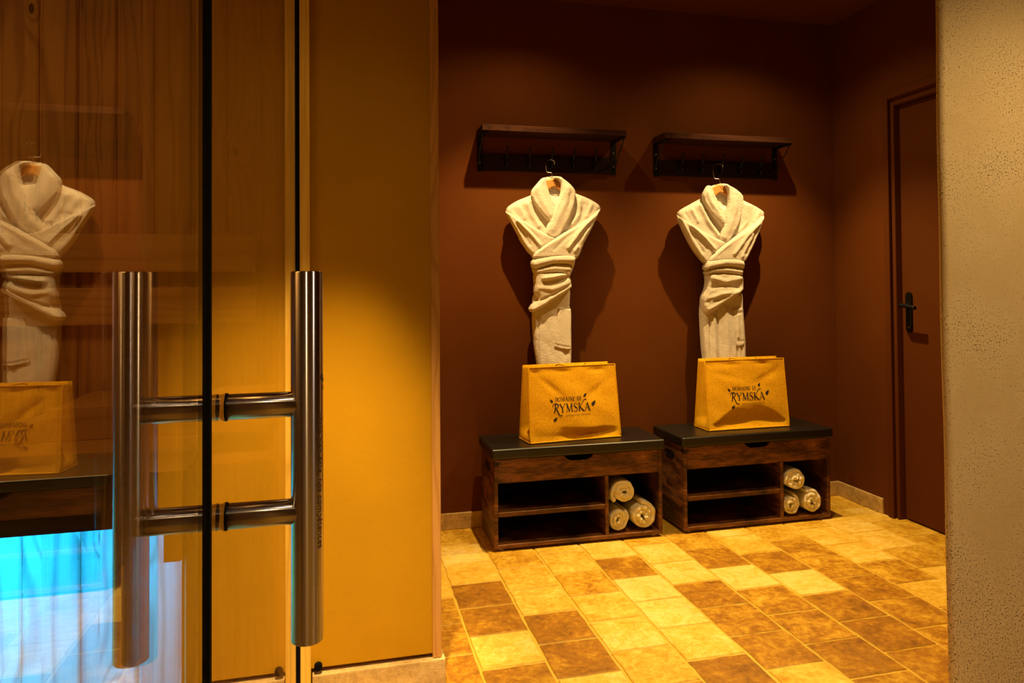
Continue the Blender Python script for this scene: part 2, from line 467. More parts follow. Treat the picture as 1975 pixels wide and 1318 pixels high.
# brown painted door in the right wall
door = struct('door_1', box(RX + 0.040, RX + 0.080, DY1 + 0.030, -0.455, 0.008, 2.005, 0.002), M['doorpaint'])
tag(door, 'brown painted flush door in the right hand wall, seen beside the plastered wall end', 'door')
bm = bmesh.new()
for (a, b, c, d_) in ((-0.397, -0.432, 0.0, 2.075), (DY1 - 0.028, DY1 + 0.007, 0.0, 2.075)):
    add_box(bm, RX - 0.012, RX - 0.0005, min(a, b), max(a, b), c, d_, 0.002)
add_box(bm, RX - 0.012, RX - 0.0005, DY1 + 0.0072, -0.4322, 2.040, 2.075, 0.002)
obj('door_casing', bm, M['doorpaint'], door)
bm = bmesh.new()
add_box(bm, RX + 0.009, RX + 0.149, DY0 - 0.027, DY0 - 0.001, 0.0, DZ - 0.001, 0.0015)
add_box(bm, RX + 0.009, RX + 0.149, DY1 + 0.001, DY1 + 0.027, 0.0, DZ - 0.001, 0.0015)
add_box(bm, RX + 0.009, RX + 0.149, DY1 + 0.0275, DY0 - 0.0275, DZ - 0.027, DZ - 0.001, 0.0015)
obj('door_frame', bm, M['doorpaint'], door)
HY = -0.505
bm = bmesh.new()
pts = []
for k in range(24):
    a = 2 * PI * k / 24
    pts.append((HY + 0.020 * math.cos(a), (1.078 if math.sin(a) >= 0 else 0.925) + 0.020 * math.sin(a)))
va = [bm.verts.new((RX + 0.0395, y, z)) for y, z in pts]; vb = [bm.verts.new((RX + 0.031, y, z)) for y, z in pts]
bm.faces.new(va); bm.faces.new(vb)
for k in range(24): bm.faces.new((va[k], va[(k + 1) % 24], vb[(k + 1) % 24], vb[k]))
plate = obj('handle_plate', bm, M['black'], door)
lev = bmesh.new()
add_tube(lev, spline([(RX + 0.032, HY, 1.035), (RX - 0.012, HY, 1.035), (RX - 0.024, HY - 0.012, 1.035), (RX - 0.025, HY - 0.05, 1.033), (RX - 0.023, HY - 0.105, 1.026)], 5),
         [0.010] * 6 + [0.0095] * 6 + [0.009] * 9, 12)
obj('lever', lev, M['black'], plate)
obj('screw', tube([(RX + 0.032, HY, 0.930), (RX + 0.0295, HY, 0.930)], 0.004, 10), M['screw'], plate)

# ------------------------------------------------------------------ sauna behind the glass
SB = -1.42          # face of the sauna's board wall
def board_wall(x0, x1, y, z0, z1, w, axis='x'):
    bm = bmesh.new()
    n0 = math.floor(x0 / w)
    k = n0
    while k * w < x1 - 0.001:
        a, b = max(k * w, x0), min((k + 1) * w, x1)
        prof = [(a, 0.0), (a, -0.006), (a + 0.005, -0.006), (a + 0.010, -0.013), (b - 0.006, -0.014), (b - 0.001, -0.011), (b, -0.006), (b, 0.0)]
        lo = [bm.verts.new((px, y + dy, z0) if axis == 'x' else (y - dy, px, z0)) for px, dy in prof]
        hi = [bm.verts.new((px, y + dy, z1) if axis == 'x' else (y - dy, px, z1)) for px, dy in prof]
        bm.faces.new(lo); bm.faces.new(hi)
        for i in range(len(prof)):
            j = (i + 1) % len(prof); bm.faces.new((lo[i], lo[j], hi[j], hi[i]))
        k += 1
    return bm
struct('wall_sauna_back', board_wall(-1.9, -0.010, SB + 0.014, 0.0, 2.25, 0.089), M['pine'])
struct('wall_sauna_left', board_wall(-4.2, SB, -1.9, 0.0, 2.25, 0.089, 'y'), M['pine'])
struct('ceiling_sauna', box(-1.95, -0.012, -4.25, SB + 0.02, 2.25, 2.29), M['pine_x'])
struct('wall_sauna_front', box(-1.95, -0.012, -4.25, -4.2, 0.0, 2.25), M['pine'])

# bench: seat board, dark apron, boarded front under it washed by a blue strip
BX0, BX1, BY = -1.88, -0.178, -1.90
sb = thing('sauna_bench', 'pine sauna bench behind the glass with dark apron and blue lit boarded front', 'sauna bench', (-1.0, -1.65, 0))
def loc(o, root):
    o.matrix_parent_inverse = Matrix.Translation(root.location).inverted() if root.rotation_euler.z == 0 else root.matrix_basis.inverted()
    return o
bm = bmesh.new()
prism(bm, [(BX0, 0.778), (BX1 - 0.012, 0.778), (BX1 + 0.012, 0.818), (BX1 + 0.012, 0.824), (BX0, 0.824)], BY, SB - 0.001)
loc(obj('seat', bm, M['pine_x'], sb), sb)
loc(obj('apron', box(BX0, -0.2365, BY + 0.030, BY + 0.055, 0.662, 0.777), M['walnut'], sb), sb)
loc(obj('bracket', box(-0.2365, -0.2045, BY + 0.022, BY + 0.055, 0.588, 0.777), M['walnut'], sb), sb)
loc(obj('end_panel', board_wall(-0.2065, -0.020, BY + 0.050, 0.0, 0.777, 0.052), M['pine'], sb), sb)
loc(obj('end_glow_cover', box(-0.204, -0.020, BY + 0.051, SB - 0.001, 0.755, 0.776), M['pine_x'], sb), sb)  # cover added over the bench end to shut off the blue glow behind
loc(obj('side_panel', box(-0.205, -0.190, BY + 0.051, SB - 0.001, 0.0, 0.754), M['pine'], sb), sb)  # unseen partition added to keep the blue light from spreading right
loc(obj('front_panel', board_wall(BX0, -0.206, -1.45, 0.0, 0.777, 0.128), M['spruce'], sb), sb)
loc(obj('light_strip', box(BX0, -0.25, BY + 0.057, BY + 0.067, 0.665, 0.672), M['led'], sb), sb)['label'] = 'blue light strip'

def backrest(z0, z1, lab):
    o = obj('backrest_board', box(-1.88, -0.10, SB - 0.040, SB - 0.0005, z0, z1, 0.004, 2), M['pine_x'])
    tag(o, lab, 'backrest', 'backrest boards in the sauna')
backrest(1.189, 1.286, 'upper of the two horizontal backrest boards on the sauna wall')
backrest(1.056, 1.150, 'lower of the two horizontal backrest boards, just above the sauna bench')

def headrest(x0, x1, lab):
    t = thing('headrest', lab, 'headrest', ((x0 + x1) / 2, SB - 0.2, 0.825), 0, 'wooden headrests on the sauna bench')
    w = x1 - x0
    bm = bmesh.new()
    top = spline([(-w / 2, 0, 0.004), (-w / 2 + 0.05, 0, 0.036), (-w / 2 + 0.11, 0, 0.058), (0.0, 0, 0.066), (w / 2, 0, 0.070)], 6)
    prism(bm, [(p.x, p.z) for p in top] + [(w / 2, 0.0), (-w / 2, 0.0)], -0.14, 0.15)
    obj('wedge', bm, M['pine_x'], t)
    obj('foot', box(-w / 2 + 0.02, w / 2 - 0.01, -0.12, 0.13, -0.0008, 0.006), M['walnut'], t)
headrest(-0.60, -0.36, 'curved wooden headrest wedge on the sauna bench, left of the inner door handle tube')
headrest(-0.31, -0.04, 'curved wooden headrest wedge on the sauna bench, nearest the glass door seam')

# ------------------------------------------------------------------ glass: fixed pane and door
GT = 0.008
win = struct('window_1', box(-GT, 0.0, -4.2, -2.852, 0.0, CZ - 0.001), M['glass'])
tag(win, 'fixed clear glass pane at the left edge mirroring the left robe', 'glass pane')
gd = struct('door_2', box(-GT, 0.0, -2.842, W2Y - 0.031, 0.008, CZ - 0.002), M['glass'])
tag(gd, 'frameless glass sauna door with a steel pull handle, shut against the oak post', 'door')
obj('edge_seal', box(-GT + 0.0012, 0.0032, -2.8518, -2.8422, 0.0, CZ - 0.002), M['rubber'], gd)['label'] = 'black rubber edge seal'
HTY, HTX, TR = -2.7346, 0.0806, 0.01645
ZT, ZB = 1.1665, 0.7775
def pull(sgn):
    bm = bmesh.new()
    x = HTX if sgn > 0 else -HTX - GT
    add_tube(bm, [(x, HTY, ZB), (x, HTY, ZB + 0.0012), (x, HTY, ZT - 0.0012), (x, HTY, ZT)], [TR - 0.0012, TR, TR, TR - 0.0012], 64)
    h = obj('pull_handle', bm, M['steel'], gd)
    for zc in (1.0262, 0.9137):
        a, b = (0.0018, x) if sgn > 0 else (-GT - 0.0018, x)
        s_ = obj('standoff', tube([(a, HTY, zc), (b, HTY, zc)], 0.0133, 48), M['steel_x'], h)
        g0 = 0.0 if sgn > 0 else -GT
        obj('gasket', tube([(g0, HTY, zc), (g0 + sgn * 0.0018, HTY, zc)], 0.0144, 32), M['rubber'], h)
    return h
front_pull = pull(1)
pull(-1)['label'] = 'inner steel handle tube seen through the glass'

def text_mesh(body, size):
    cu = bpy.data.curves.new('tmp_text', 'FONT'); cu.body = body; cu.size = size; cu.align_x = 'LEFT'
    o = bpy.data.objects.new('tmp_text', cu); COL.objects.link(o)
    dg = bpy.context.evaluated_depsgraph_get(); dg.update()
    me = bpy.data.meshes.new_from_object(o.evaluated_get(dg))
    bpy.data.objects.remove(o); bpy.data.curves.remove(cu)
    return me

# small lettering running down the right side of the near tube, wrapped onto it
me = text_mesh('votre bien-être, nos compétences', 0.0125)
xs = [v.co.x for v in me.vertices]; L = max(xs)
for v in me.vertices:
    s, hgt = v.co.x / L * 0.142, v.co.y
    a = math.radians(-27) + (0.006 - hgt) / TR * -0.9
    v.co = (HTX + (TR + 0.00025) * math.cos(a), HTY + (TR + 0.00025) * math.sin(a), 1.018 - s)
obj('lettering', me, M['engraving'], front_pull)['label'] = 'small dark lettering down the tube'
bm = bmesh.new()
for (aa, zz, rr) in ((-22, 1.0545, 0.0032), (-8, 1.051, 0.0022), (-6, 1.043, 0.0018)):
    a = math.radians(aa)
    ring = []
    for k in range(12):
        b = 2 * PI * k / 12
        al = a + rr * math.cos(b) / TR
        ring.append(bm.verts.new((HTX + (TR + 0.0003) * math.cos(al), HTY + (TR + 0.0003) * math.sin(al), zz + rr * 1.1 * math.sin(b))))
    bm.faces.new(ring)
obj('logo_mark', bm, M['engraving'], front_pull)

# dark rubber stop at the foot of the post
bm = tube([(0.052, W2Y - 0.0003, 0.096), (0.052, W2Y - 0.012, 0.096), (0.052, W2Y - 0.016, 0.096)], [0.011, 0.011, 0.008], 18)
tag(obj('door_stop', bm, M['rubber']), 'small dark rubber door stop low on the mustard wall beside the oak post', 'door stop')

# ------------------------------------------------------------------ wall racks with shelf and hooks
def make_rack(x0, label):
    Wd, D, Z = 0.7076, 0.151, 1.8909
    t = thing('coat_rack', label, 'coat rack', (x0 + Wd / 2, 0, 1.69), 0, 'wall racks over the benches')
    h = Wd / 2
    z = lambda v: v - 1.69
    obj('shelf', box(-h, h, -D, -0.0005, z(1.862), z(Z), 0.002), M['darkrustic'], t)
    obj('hook_board', box(-h + 0.028, h - 0.028, -0.018, -0.0005, z(1.697), z(1.777), 0.002), M['darkboard'], t)
    for s in (-1, 1):
        xc = s * (h - 0.014)
        bm = bmesh.new()
        add_box(bm, xc - 0.013, xc + 0.013, -0.006, -0.0005, z(1.6937), z(1.862))
        add_box(bm, xc - 0.013, xc + 0.013, -D + 0.008, -0.0005, z(1.856), z(1.8615))
        br = obj('bracket', bm, M['black'], t)
        xw = s * (h - 0.006)
        bm = tube(spline([(xw, -D + 0.020, z(1.855)), (xw, -0.105, z(1.826)), (xw, -0.060, z(1.790)), (xw, -0.022, z(1.745)), (xw, -0.006, z(1.722))], 5), 0.0032, 8)
        obj('brace', bm, M['black'], br)
        for zz in (1.735, 1.805):
            obj('screw', tube([(xc, -0.006, z(zz)), (xc, -0.0085, z(zz))], 0.0042, 10), M['screw'], br)
    for k in range(5):
        xk = -0.2175 + 0.1115 * k
        bm = bmesh.new()
        add_box(bm, xk - 0.009, xk + 0.009, -0.022, -0.018, z(1.715), z(1.770), 0.001)
        add_tube(bm, spline([(xk, -0.021, z(1.752)), (xk, -0.040, z(1.753)), (xk, -0.062, z(1.772)), (xk, -0.072, z(1.800))], 5), 0.0042, 10)
        add_tube(bm, spline([(xk, -0.021, z(1.730)), (xk, -0.034, z(1.718)), (xk, -0.050, z(1.716)), (xk, -0.057, z(1.732))], 5), 0.0042, 10)
        for p in ((xk, -0.072, z(1.802)), (xk, -0.057, z(1.734))):
            bmesh.ops.create_uvsphere(bm, u_segments=10, v_segments=6, radius=0.0062, matrix=Matrix.Translation(p))
        obj('hook', bm, M['black'], t)
    return t
make_rack(0.7483, 'dark wood wall rack with shelf and hooks holding the left robe')
make_rack(1.6569, 'dark wood wall rack with shelf and hooks holding the right robe')

# ------------------------------------------------------------------ shoe benches
def make_bench(x, y, rz, label, drx):
    LW, D, Hh, T, O = 0.80, 0.329, 0.4412, 0.0452, 0.012
    t = thing('shoe_bench', label, 'bench', (x, y, 0), rz, 'shoe benches along the back wall')
    x0, x1, yf, yb = O, LW - O, -D + O, -0.006
    zt = Hh - T
    th = 0.016
    # panels
    bm = bmesh.new()
    z0 = 0.012
    hy0, hy1, hz0, hz1 = -0.215, -0.115, 0.320, 0.352
    obj('base_panel', box(x0, x1, yf, yb, z0, z0 + 0.016, 0.0012), M['rustic'], t)
    for s, (a, b) in ((-1, (x0, x0 + th)), (1, (x1 - th, x1))):
        sp = obj('side_panel', box(a, b, yf, yb, z0 + 0.0162, zt - 0.0005, 0.0012), M['rustic'], t)
        xo = a if s < 0 else b
        # black grip slot let into the side
        bm = bmesh.new()
        ring = []
        for rr, dx in ((1.0, 0.0022), (0.72, 0.0022), (0.66, 0.0004)):
            pts = []
            for k in range(28):
                al = 2 * PI * k / 28
                cy, cz_ = 0.030, 0.0
                yy = (0.030 if math.cos(al) >= 0 else -0.030) + 0.019 * rr * math.cos(al)
                pts.append(bm.verts.new((xo + s * dx, -0.165 + yy, 0.338 + 0.019 * rr * math.sin(al))))
            ring.append(pts)
        pts = [bm.verts.new((xo + s * 0.0002, v.co.y, v.co.z)) for v in ring[0]]
        ring.insert(0, pts)
        for a_, b_ in zip(ring, ring[1:]):
            for k in range(28): bm.faces.new((a_[k], a_[(k + 1) % 28], b_[(k + 1) % 28], b_[k]))
        bm.faces.new(ring[-1])
        obj('grip', bm, M['black'], sp)
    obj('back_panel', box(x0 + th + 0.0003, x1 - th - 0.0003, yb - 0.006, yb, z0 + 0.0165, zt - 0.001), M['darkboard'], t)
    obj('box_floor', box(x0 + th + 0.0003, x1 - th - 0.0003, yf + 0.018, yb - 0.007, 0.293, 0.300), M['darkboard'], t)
    xa, xb = x0 + th + 0.0006, x1 - th - 0.0006
    c0, c1 = 0.325, 0.463
    bm = bmesh.new()
    zf0, zf1 = 0.293, zt - 0.003
    prism(bm, [(xa, zf0), (xb, zf0), (xb, zf1), (c1, zf1), (c1 - 0.014, zf1 - 0.014), (c1 - 0.034, zf1 - 0.022), (c0 + 0.034, zf1 - 0.022), (c0 + 0.014, zf1 - 0.014), (c0, zf1), (xa, zf1)], yf + 0.001, yf + 0.016)
    obj('front_panel', bm, M['rustic'], t)
    dv = drx
    obj('divider', box(dv, dv + 0.0155, yf + 0.0012, yb - 0.007, z0 + 0.0163, 0.2925, 0.001), M['rustic'], t)
    obj('shelf', box(xa, dv - 0.0004, yf + 0.0015, yb - 0.007, 0.147, 0.1665, 0.001), M['rustic'], t)
    # padded lid with rounded edges
    bm = box(0, LW, -D, 0, zt, Hh, 0.0095, 3)
    for v in bm.verts:
        if v.co.z > Hh - 0.004:
            pass
    cu = obj('cushion', bm, M['vinyl'], t)
    for xx in (x0 + 0.035, x1 - 0.035):
        for yy in (yf + 0.03, yb - 0.03):
            obj('foot', tube([(xx, yy, 0.0), (xx, yy, 0.012)], [0.011, 0.012], 16), M['glide'], t)
    return t
make_bench(0.7407, -0.0455, -0.0027, 'dark wood shoe bench with black padded lid, left of the pair, under the left robe', 0.5155)
make_bench(1.621, -0.0453, 0.0139, 'dark wood shoe bench with black padded lid, right of the pair, under the right robe', 0.5155)

# ------------------------------------------------------------------ rolled towels
def make_towel(cx, cz, r, L, yfront, turn, seed, label, flat=0.0, ry=0.0, clear=0.0):
    rr = random.Random(seed)
    t = thing('rolled_towel', label, 'towel', (cx, yfront, cz), ry, 'rolled towels in the shoe benches')
    turns = 2.45
    n = 150
    th = r / (turns + 0.55)
    bm = bmesh.new()
    ph = [rr.uniform(0, 6.28) for _ in range(6)]
    def centre(q):
        ang = q * turns * 2 * PI + turn
        rad = th * 0.50 + (r - th * 0.5 - th * 0.50) * q + 0.004 * max(0.0, (q - 0.93) / 0.07)
        wob = 1 + (1 - q) * (0.16 * math.sin(2 * ang + ph[0]) + 0.10 * math.sin(3 * ang + ph[1])) + 0.02 * math.sin(5 * ang + ph[3])
        x, z = rad * wob * math.cos(ang), rad * wob * math.sin(ang) * (1 - flat)
        return Vector((x, z)), ang
    secs = []
    for i in range(n + 1):
        q = i / n
        p, ang = centre(q)
        p2, _ = centre(min(q + 0.002, 1.0)); p1, _ = centre(max(q - 0.002, 0.0))
        tg = (p2 - p1).normalized(); nr = Vector((tg.y, -tg.x))
        hw = th * 0.47
        tel = 0.004 * math.sin(ang * 1.3 + ph[2]) - 0.008 * (1 - q) + 0.004 * math.sin(7 * ang + ph[4]) * 0.5
        sec = []
        for k in range(8):
            # rounded cross-section: front lip rounded, straight along the length
            a = PI * k / 7
            off = nr * (hw * math.cos(a))
            dy = -hw * 0.9 * math.sin(a)
            sec.append(bm.verts.new((p.x + off.x, tel + hw * 0.9 + dy, p.y + off.y)))
        for k, s_ in ((0, -1), (1, 1)):
            off = nr * (-hw if k == 0 else hw)
            sec.append(bm.verts.new((p.x + off.x, L, p.y + off.y)))
        secs.append(sec)
    m_ = len(secs[0])
    for a, b in zip(secs, secs[1:]):
        for k in range(m_):
            f = bm.faces.new((a[k], a[(k + 1) % m_], b[(k + 1) % m_], b[k])); f.smooth = True
    bm.faces.new(secs[0]); bm.faces.new(secs[-1])
    o = obj('roll', bm, M['towel'], t)
    # loose end lying along the outside
    return t
for (bx, k, data) in ((0, 'left', [(1.347, 0.2105, 0.063, 1.10, 11, 'topmost rolled towel of the three in the left shoe bench', 0.03),
                                   (1.323, 0.0885, 0.0500, 4.2, 23, 'lower rolled towel beside the divider in the left shoe bench', -0.17),
                                   (1.441, 0.0970, 0.0670, 5.2, 35, 'largest rolled towel, lower right of the three in the left shoe bench', 0.0)]),
                      (1, 'right', [(2.224, 0.2015, 0.060, 0.6, 47, 'topmost rolled towel of the three in the right shoe bench', 0.03),
                                    (2.202, 0.0850, 0.0470, 4.6, 59, 'lower rolled towel beside the divider in the right shoe bench', -0.18),
                                    (2.311, 0.0920, 0.0560, 5.6, 61, 'lower right rolled towel of the three in the right shoe bench', -0.11)])):
    for (cx, cz, r, turn, seed, lab, fl) in data:
        make_towel(cx, cz, r, 0.27, -0.350 + (0.006 if 'beside' in lab else 0.0), turn, seed, lab, fl)

# ------------------------------------------------------------------ cloth pieces: outline + pile of folds -> one closed puffed mesh
def inside(poly, pts):
    x, y = pts[:, 0], pts[:, 1]
    c = np.zeros(len(pts), bool)
    n = len(poly)
    for i in range(n):
        x0, y0 = poly[i]; x1, y1 = poly[(i + 1) % n]
        cond = ((y0 > y) != (y1 > y))
        with np.errstate(divide='ignore', invalid='ignore'):
            xi = (x1 - x0) * (y - y0) / (y1 - y0 + 1e-12) + x0
        c ^= cond & (x < xi)
    return c

def dist_poly(poly, pts, closed=True):
    d = np.full(len(pts), 1e9)
    n = len(poly)
    for i in range(n if closed else n - 1):
        a, b = np.array(poly[i]), np.array(poly[(i + 1) % n])
        ab = b - a; L2 = ab @ ab + 1e-12
        t = np.clip(((pts - a) @ ab) / L2, 0, 1)
        d = np.minimum(d, np.linalg.norm(pts - a - t[:, None] * ab, axis=1))
    return d

def smooth_outline(poly, step):
    P_ = [Vector((p[0], p[1])) for p in poly]
    out = []
    n = len(P_)
    for i in range(n):
        p0, p1, p2, p3 = P_[i - 1], P_[i], P_[(i + 1) % n], P_[(i + 2) % n]
        k = max(1, int((p2 - p1).length / step))
        for j in range(k):
            t = j / k
            tens = 0.5
            m1 = (p2 - p0) * tens * min(1.0, (p2 - p1).length / ((p1 - p0).length + 1e-9))
            m2 = (p3 - p1) * tens * min(1.0, (p2 - p1).length / ((p3 - p2).length + 1e-9))
            h = p1 * (2 * t ** 3 - 3 * t ** 2 + 1) + m1 * (t ** 3 - 2 * t ** 2 + t) + p2 * (-2 * t ** 3 + 3 * t ** 2) + m2 * (t ** 3 - t ** 2)
            out.append((h.x, h.y))
    return out

def vnoise(pts, sc, seed):
    """cheap smooth noise for cloth lumps"""
    r = np.random.RandomState(seed)
    o = np.zeros(len(pts))
    for k in range(7):
        a = r.uniform(0, 2 * PI); f = sc * r.uniform(0.6, 1.5)
        o += np.sin((pts[:, 0] * math.cos(a) + pts[:, 1] * math.sin(a)) * f + r.uniform(0, 6.28))
    return o / 7

def cloth(outline, step, front, back, roll, folds=(), lumps=0.0, seed=1, sink=0.0, tilt=None, lump_scale=45.0):
    """outline in (x, z); returns a bmesh in (x, y, z) with the viewer at -y. front/back: bulge each way, roll: radius of the rounded rim"""
    poly = smooth_outline(outline, step)
    P_ = np.array(poly)
    lo, hi = P_.min(0), P_.max(0)
    xs = np.arange(lo[0], hi[0], step); zs_ = np.arange(lo[1], hi[1], step * 0.87)
    G = np.array([(x + (0.5 * step if k % 2 else 0), z) for k, z in enumerate(zs_) for x in xs])
    G = G[inside(poly, G)]
    G = G[dist_poly(poly, G) > 0.55 * step]
    allp = [Vector((float(a), float(b))) for a, b in poly] + [Vector((float(a), float(b))) for a, b in G]
    n = len(poly)
    r = delaunay_2d_cdt(allp, [], [list(range(n))], 1, 1e-7)
    V2, F2 = np.array([(v.x, v.y) for v in r[0]]), r[2]
    d = dist_poly(poly, V2)
    edge = d < 1e-5
    q = np.clip(d / roll, 0, 1)
    prof = np.sqrt(np.clip(1 - (1 - q) ** 2, 0, 1))
    hf = front * prof
    fade = np.clip(d / (roll * 0.8), 0, 1)
    for (line, amp, wid) in folds:
        dd = dist_poly(line, V2, False)
        hf = hf + (amp if amp > 0 else 0.62 * amp) * np.exp(-(dd / wid) ** 2) * fade
    if lumps:
        hf = hf + lumps * (vnoise(V2, lump_scale, seed) + 0.5 * vnoise(V2, lump_scale * 2.6, seed + 9)) * fade
    hb = back * prof
    ty = np.zeros(len(V2)) if tilt is None else tilt(V2)
    bm = bmesh.new()
    fv = [bm.verts.new((V2[i, 0], ty[i] - hf[i], V2[i, 1])) for i in range(len(V2))]
    bv = [fv[i] if edge[i] else bm.verts.new((V2[i, 0], ty[i] + hb[i], V2[i, 1])) for i in range(len(V2))]
    for f in F2:
        a = [fv[i] for i in f]
        try: bm.faces.new(a).smooth = True
        except ValueError: pass
        b = [bv[i] for i in f][::-1]
        if set(b) != set(a):
            try: bm.faces.new(b).smooth = True
            except ValueError: pass
    return bm

def make_robe(zoom, origin, parts, label, hlabel, emb_seed):
    zx = lambda p: (origin[0] + p[0] / zoom, origin[1] + p[1] / zoom)
    YP = -0.060
    def pt(p, dep=0.0):
        a = on_plane(*zx(p), YP - dep); return (a[0], a[2])
    top = pt(parts['top'])
    root = thing('bathrobe', label, 'bathrobe', (top[0], YP, top[1] - 0.86), 0, 'white bathrobes on hangers')
    inv = Matrix.Translation((top[0], YP, top[1] - 0.86)).inverted()
    for (name, dep, outline, front, back, roll, folds, lumps, seed) in parts['pieces']:
        out = [pt(p, dep) for p in outline]
        fl = [([pt(p, dep) for p in ln], amp, wid) for ln, amp, wid in folds]
        bm = cloth(out, 0.0052, front, back, roll, fl, lumps, seed)
        for v in bm.verts:
            v.co.y += YP - dep
            if name in ('skirt', 'pocket'): v.co.y += 0.004 - 0.030 * min(1.0, max(0.0, (1.04 - v.co.z) / 0.30))
        bmesh.ops.transform(bm, matrix=inv, verts=bm.verts)
        obj(name, bm, M['terry'], root)
    # hanger: beech body with wire hook
    hp = [pt(p, 0.022) for p in parts['hanger']]
    hx = pt(parts['hook'][-1])
    hr = thing('coat_hanger', hlabel, 'hanger', (hx[0], YP - 0.022, hx[1] - 0.05), 0, 'wooden hangers on the racks')
    hinv = Matrix.Translation(hr.location).inverted()
    bm = cloth(hp, 0.004, 0.006, 0.006, 0.006)
    for v in bm.verts: v.co.y += YP - 0.022
    bmesh.ops.transform(bm, matrix=hinv, verts=bm.verts)
    body = obj('shoulder_bar', bm, M['hangerwood'], hr)
    hk = [pt(p) for p in parts['hook']]
    path = [Vector((a, YP - 0.022 + (0.045 * (1 - i / (len(hk) - 1))), b)) for i, (a, b) in enumerate(hk)]
    bm = tube([p for p in spline(path, 6)], 0.0021, 10)
    bmesh.ops.transform(bm, matrix=hinv, verts=bm.verts)
    obj('hook', bm, M['wire'], hr)
    c = pt(parts['emblem'])
    bm = bmesh.new()
    for (dx, dz, an, s) in ((-0.008, 0.004, 2.5, 1), (0.008, 0.004, 0.6, 1), (0.0, 0.008, 1.57, 1.1), (-0.006, -0.007, 4.0, 0.8), (0.006, -0.007, 5.4, 0.8), (0, -0.001, 1.2, 0.6)):
        leaf(bm, c[0] + dx, c[1] + dz, an, 0.0075 * s, 0.0028 * s, lambda a, b: Vector((a, YP - 0.022 - 0.0064, b)))
    bmesh.ops.transform(bm, matrix=hinv, verts=bm.verts)
    obj('leaf_emblem', bm, M['engraving'], body)
    return root

def leaf(bm, x, z, ang, L, w, f):
    """small pointed leaf outline laid on a surface f(x, z)"""
    pts = []
    for k in range(9):
        t = k / 8
        pts.append((-L * 0.5 + L * t, w * math.sin(PI * t ** 0.75) * (1.0 + 0.15 * math.sin(9 * t))))
    low = [(a, -b * 0.9) for a, b in pts[::-1][1:-1]]
    ring = pts + low
    ca, sa = math.cos(ang), math.sin(ang)
    vs = [bm.verts.new(f(x + a * ca - b * sa, z + a * sa + b * ca)) for a, b in ring]
    bm.faces.new(vs)

